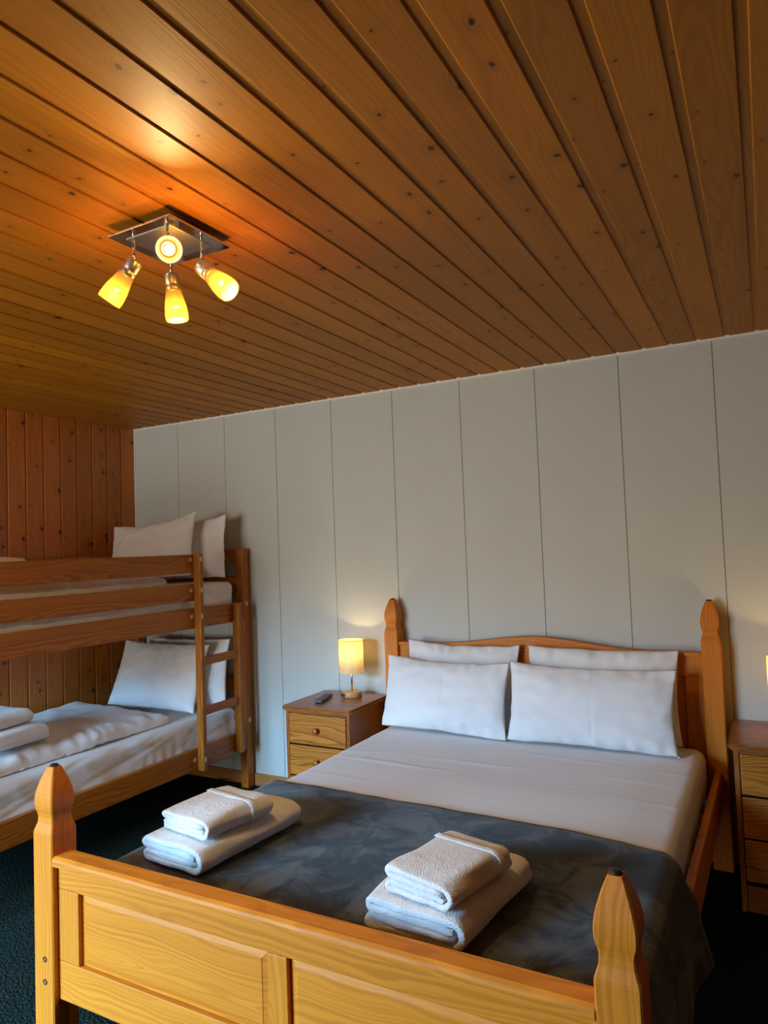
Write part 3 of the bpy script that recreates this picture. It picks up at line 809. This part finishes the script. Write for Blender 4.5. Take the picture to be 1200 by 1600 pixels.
# ------------------------------------------------------------------ nightstands
def nightstand(label, x0, y0, w_=0.425, d_=0.41, h_=0.612):
    """x0, y0 = left front corner of the top."""
    t = thing('nightstand', label, 'nightstand', (x0+w_/2, y0+d_/2, 0), 0, 'pine nightstands')
    def nb(name, lo, hi, m_, p=None, bev=0.002): return box(name, lo, hi, m_, p or t, bev=bev)
    hw_, hd = w_/2, d_/2
    b = bmesh.new(); add_box(b, (-hw_, -hd, h_-0.024), (hw_, hd, h_))
    bmesh.ops.bevel(b, geom=list(b.edges), offset=0.009, segments=4, affect='EDGES')
    finish('top', b, NST['X'], t)
    bx, by = hw_-0.018, hd-0.016
    nb('side_panel', (-bx, -by, 0.0), (-bx+0.018, hd-0.004, h_-0.0245), NST['Z'])
    nb('side_panel', (bx-0.018, -by, 0.0), (bx, hd-0.004, h_-0.0245), NST['Z'])
    nb('back_panel', (-bx+0.0185, hd-0.014, 0.03), (bx-0.0185, hd-0.004, h_-0.0245), NST['Z'])
    nb('front_rail', (-bx+0.0185, -by, h_-0.036), (bx-0.0185, -by+0.02, h_-0.0245), NST['X'], bev=0.001)
    nb('plinth', (-bx+0.0185, -by+0.006, 0.0), (bx-0.0185, -by+0.024, 0.095), NST['X'])
    z = h_-0.038; hgt = 0.150
    for i in range(3):
        z1 = z-i*(hgt+0.008); z0 = z1-hgt
        d = nb('drawer', (-bx+0.021, -by-0.004, z0), (bx-0.021, -by+0.014, z1), NSD['X'], bev=0.005)
        k_ = lathe_bm([(0, 0.0), (.007, 0.0), (.006, .008), (.013, .013), (.0165, .018), (.0145, .023), (.007, .026), (0, .0265)], 20, M=Matrix.Rotation(R(90), 4, 'X'))
        for v in k_.verts: v.co += Vector((0, -by-0.004, (z0+z1)/2))
        finish('knob', k_, NST['Z'], d, smooth=True)
    return t
nightstand('pine nightstand with round knobs between the bunk bed and the double bed', 1.528, -0.452, w_=0.418)
nightstand('pine nightstand at the right edge beside the double bed', 3.592, -0.425, w_=0.43, h_=0.618)

def table_lamp(label, x, y, z):
    t = thing('table_lamp', label, 'lamp', (x, y, z), 0, 'bedside lamps')
    b = lathe_bm([(0, 0), (.048, 0), (.050, .002), (.050, .025), (.048, .028), (0, .028)], 40)
    base = finish('base', b, BEECH, t); 
    for p in base.data.polygons: p.use_smooth = abs(p.normal.z) < 0.5
    box('usb_port', (-0.040, -0.0525, 0.006), (-0.018, -0.030, 0.021), BLACK, base, bev=0.001)
    finish('stem', tube_bm([(0, 0, .028), (0, 0, .10), (0, 0, .205)], .005, 12), CHROME, t, smooth=True)
    sh = lathe_bm([(.066, .130), (.0655, .300), (.0645, .300), (.065, .130), (.066, .130)], 48)
    s = finish('shade', sh, SHADE_CLOTH, t, smooth=True)
    for zz, rr in ((.131, .0664), (.299, .0659)):
        finish('shade_rim', lathe_bm([(rr, zz-.0025), (rr+.0006, zz), (rr, zz+.0025), (rr-.002, zz+.0025), (rr-.002, zz-.0025), (rr, zz-.0025)], 48), SHADE_CLOTH, s, smooth=True)
    finish('bulb', lathe_bm([(0, .195), (.010, .197), (.012, .205), (.019, .225), (.020, .238), (.014, .252), (0, .256)], 20), BULB2, t, smooth=True)
    lamp_light(t, 'bulb_light', (0, 0, .262), 1.1, (1.0, 0.66, 0.27), 0.006)
    return t
table_lamp('lit cream drum table lamp on the nightstand next to the remote control', 1.775, -0.150, 0.6125)
table_lamp('lit cream drum table lamp cut by the right edge of the photo', 3.803, -0.225, 0.6185)

rc = thing('remote_control', 'slim black remote control lying on the left nightstand', 'remote control', (1.672, -0.270, 0.6125), R(15))
b = box('body', (-0.021, -0.088, 0.0), (0.021, 0.088, 0.016), BLACK, rc, bev=0.005, seg=3)
for i in range(3):
    for j in range(5):
        box('button', (-0.013+i*0.011-0.0035, -0.015+j*0.011, 0.0155), (-0.013+i*0.011+0.0045, -0.015+j*0.011+0.006, 0.0172), GREYBTN, b, bev=0.0006, seg=1)
finish('navigation_ring', lathe_bm([(.006, .0158), (.0065, .0175), (.012, .0175), (.0125, .0158), (.006, .0158)], 20), GREYBTN, b, smooth=True, loc=(0, 0.058, 0))
cab = []
for i in range(30):
    s = i/29; cab.append((0.70+0.62*s, -0.045-0.075*sin(s*pi)**2-0.02*sin(s*7), 0.0045+0.012*math.exp(-((s-0.15)/0.1)**2)))
tag(finish('power_cable', tube_bm(cab, .004, 8), BLACK, smooth=True), 'thin black power cable on the carpet along the grey wall', 'cable')

# ------------------------------------------------------------------ ceiling light
PZ = H-0.030
lx, ly = 2.414, -2.033
fix = thing('ceiling_light', 'square chrome ceiling light with four glowing frosted glass shades', 'ceiling light', (lx, ly, PZ))
hs, hi_ = 0.112, 0.078
box('ceiling_mount', (-0.055, -0.055, 0.007), (0.055, 0.055, 0.0295), STEEL, fix, bev=0.002)
bm = bmesh.new(); add_box(bm, (-hs, -hs, 0.0), (hs, hs, 0.006)); bmesh.ops.bevel(bm, geom=list(bm.edges), offset=0.0015, segments=2, affect='EDGES')
plate = finish('plate', bm, CHROME, fix)
box('brushed_centre', (-hi_, -hi_, -0.0022), (hi_, hi_, -0.0002), STEEL, plate, bev=0.0008, seg=1)
def spot(dx, dy, rod, d, k_):
    j = Vector((dx, dy, -rod)); d = Vector(d).normalized()
    r_ = finish('rod', tube_bm([(dx, dy, -0.0002), (dx, dy, -rod*0.5), j], .0036, 12), CHROME, fix, smooth=True)
    Q = d.to_track_quat('Z', 'X').to_matrix().to_4x4(); Mx = Matrix.Translation(j) @ Q
    side = Q @ Vector((1, 0, 0))
    finish('pivot_pin', tube_bm([j-side*0.018+d*0.006, j+side*0.018+d*0.006], .0016, 8), CHROME, r_, smooth=True)
    sk = finish('socket', lathe_bm([(0, -.010), (.015, -.010), (.0192, -.008), (.0200, -.004), (.0200, .022), (.0192, .023), (.0200, .024), (.0200, .040), (.016, .042), (0, .042)], 28, M=Mx), SATIN, fix, smooth=True)
    prof = [(.0206, .036), (.0222, .046), (.0256, .062), (.0290, .080), (.0308, .098), (.0312, .110), (.0302, .119)]
    inner = [(r0-.0022, z0) for r0, z0 in prof[::-1]]
    finish('glass_shade', lathe_bm(prof+[(.0292, .1205)]+inner+[prof[0]], 40, M=Mx), SHADE_GLASS, fix, smooth=True)
    finish('bulb', lathe_bm([(0, .0425), (.008, .044), (.0095, .058), (.011, .070), (.009, .080), (.005, .085), (0, .0865)], 20, M=Mx), BULB, sk, smooth=True)
    lamp_light(fix, 'bulb_light', Mx @ Vector((0, 0, .102)), 10.5, (1.0, 0.69, 0.30), 0.010)
spot(-0.060, -0.070, 0.066, (-0.52, -0.24, -0.80), 0)
spot(0.070, -0.078, 0.060, (1.30, -1.22, -0.80), 1)
spot(0.064, 0.050, 0.066, (0.80, 0.05, -0.72), 2)
spot(-0.050, 0.052, 0.066, (0.06, 0.10, -1.0), 3)
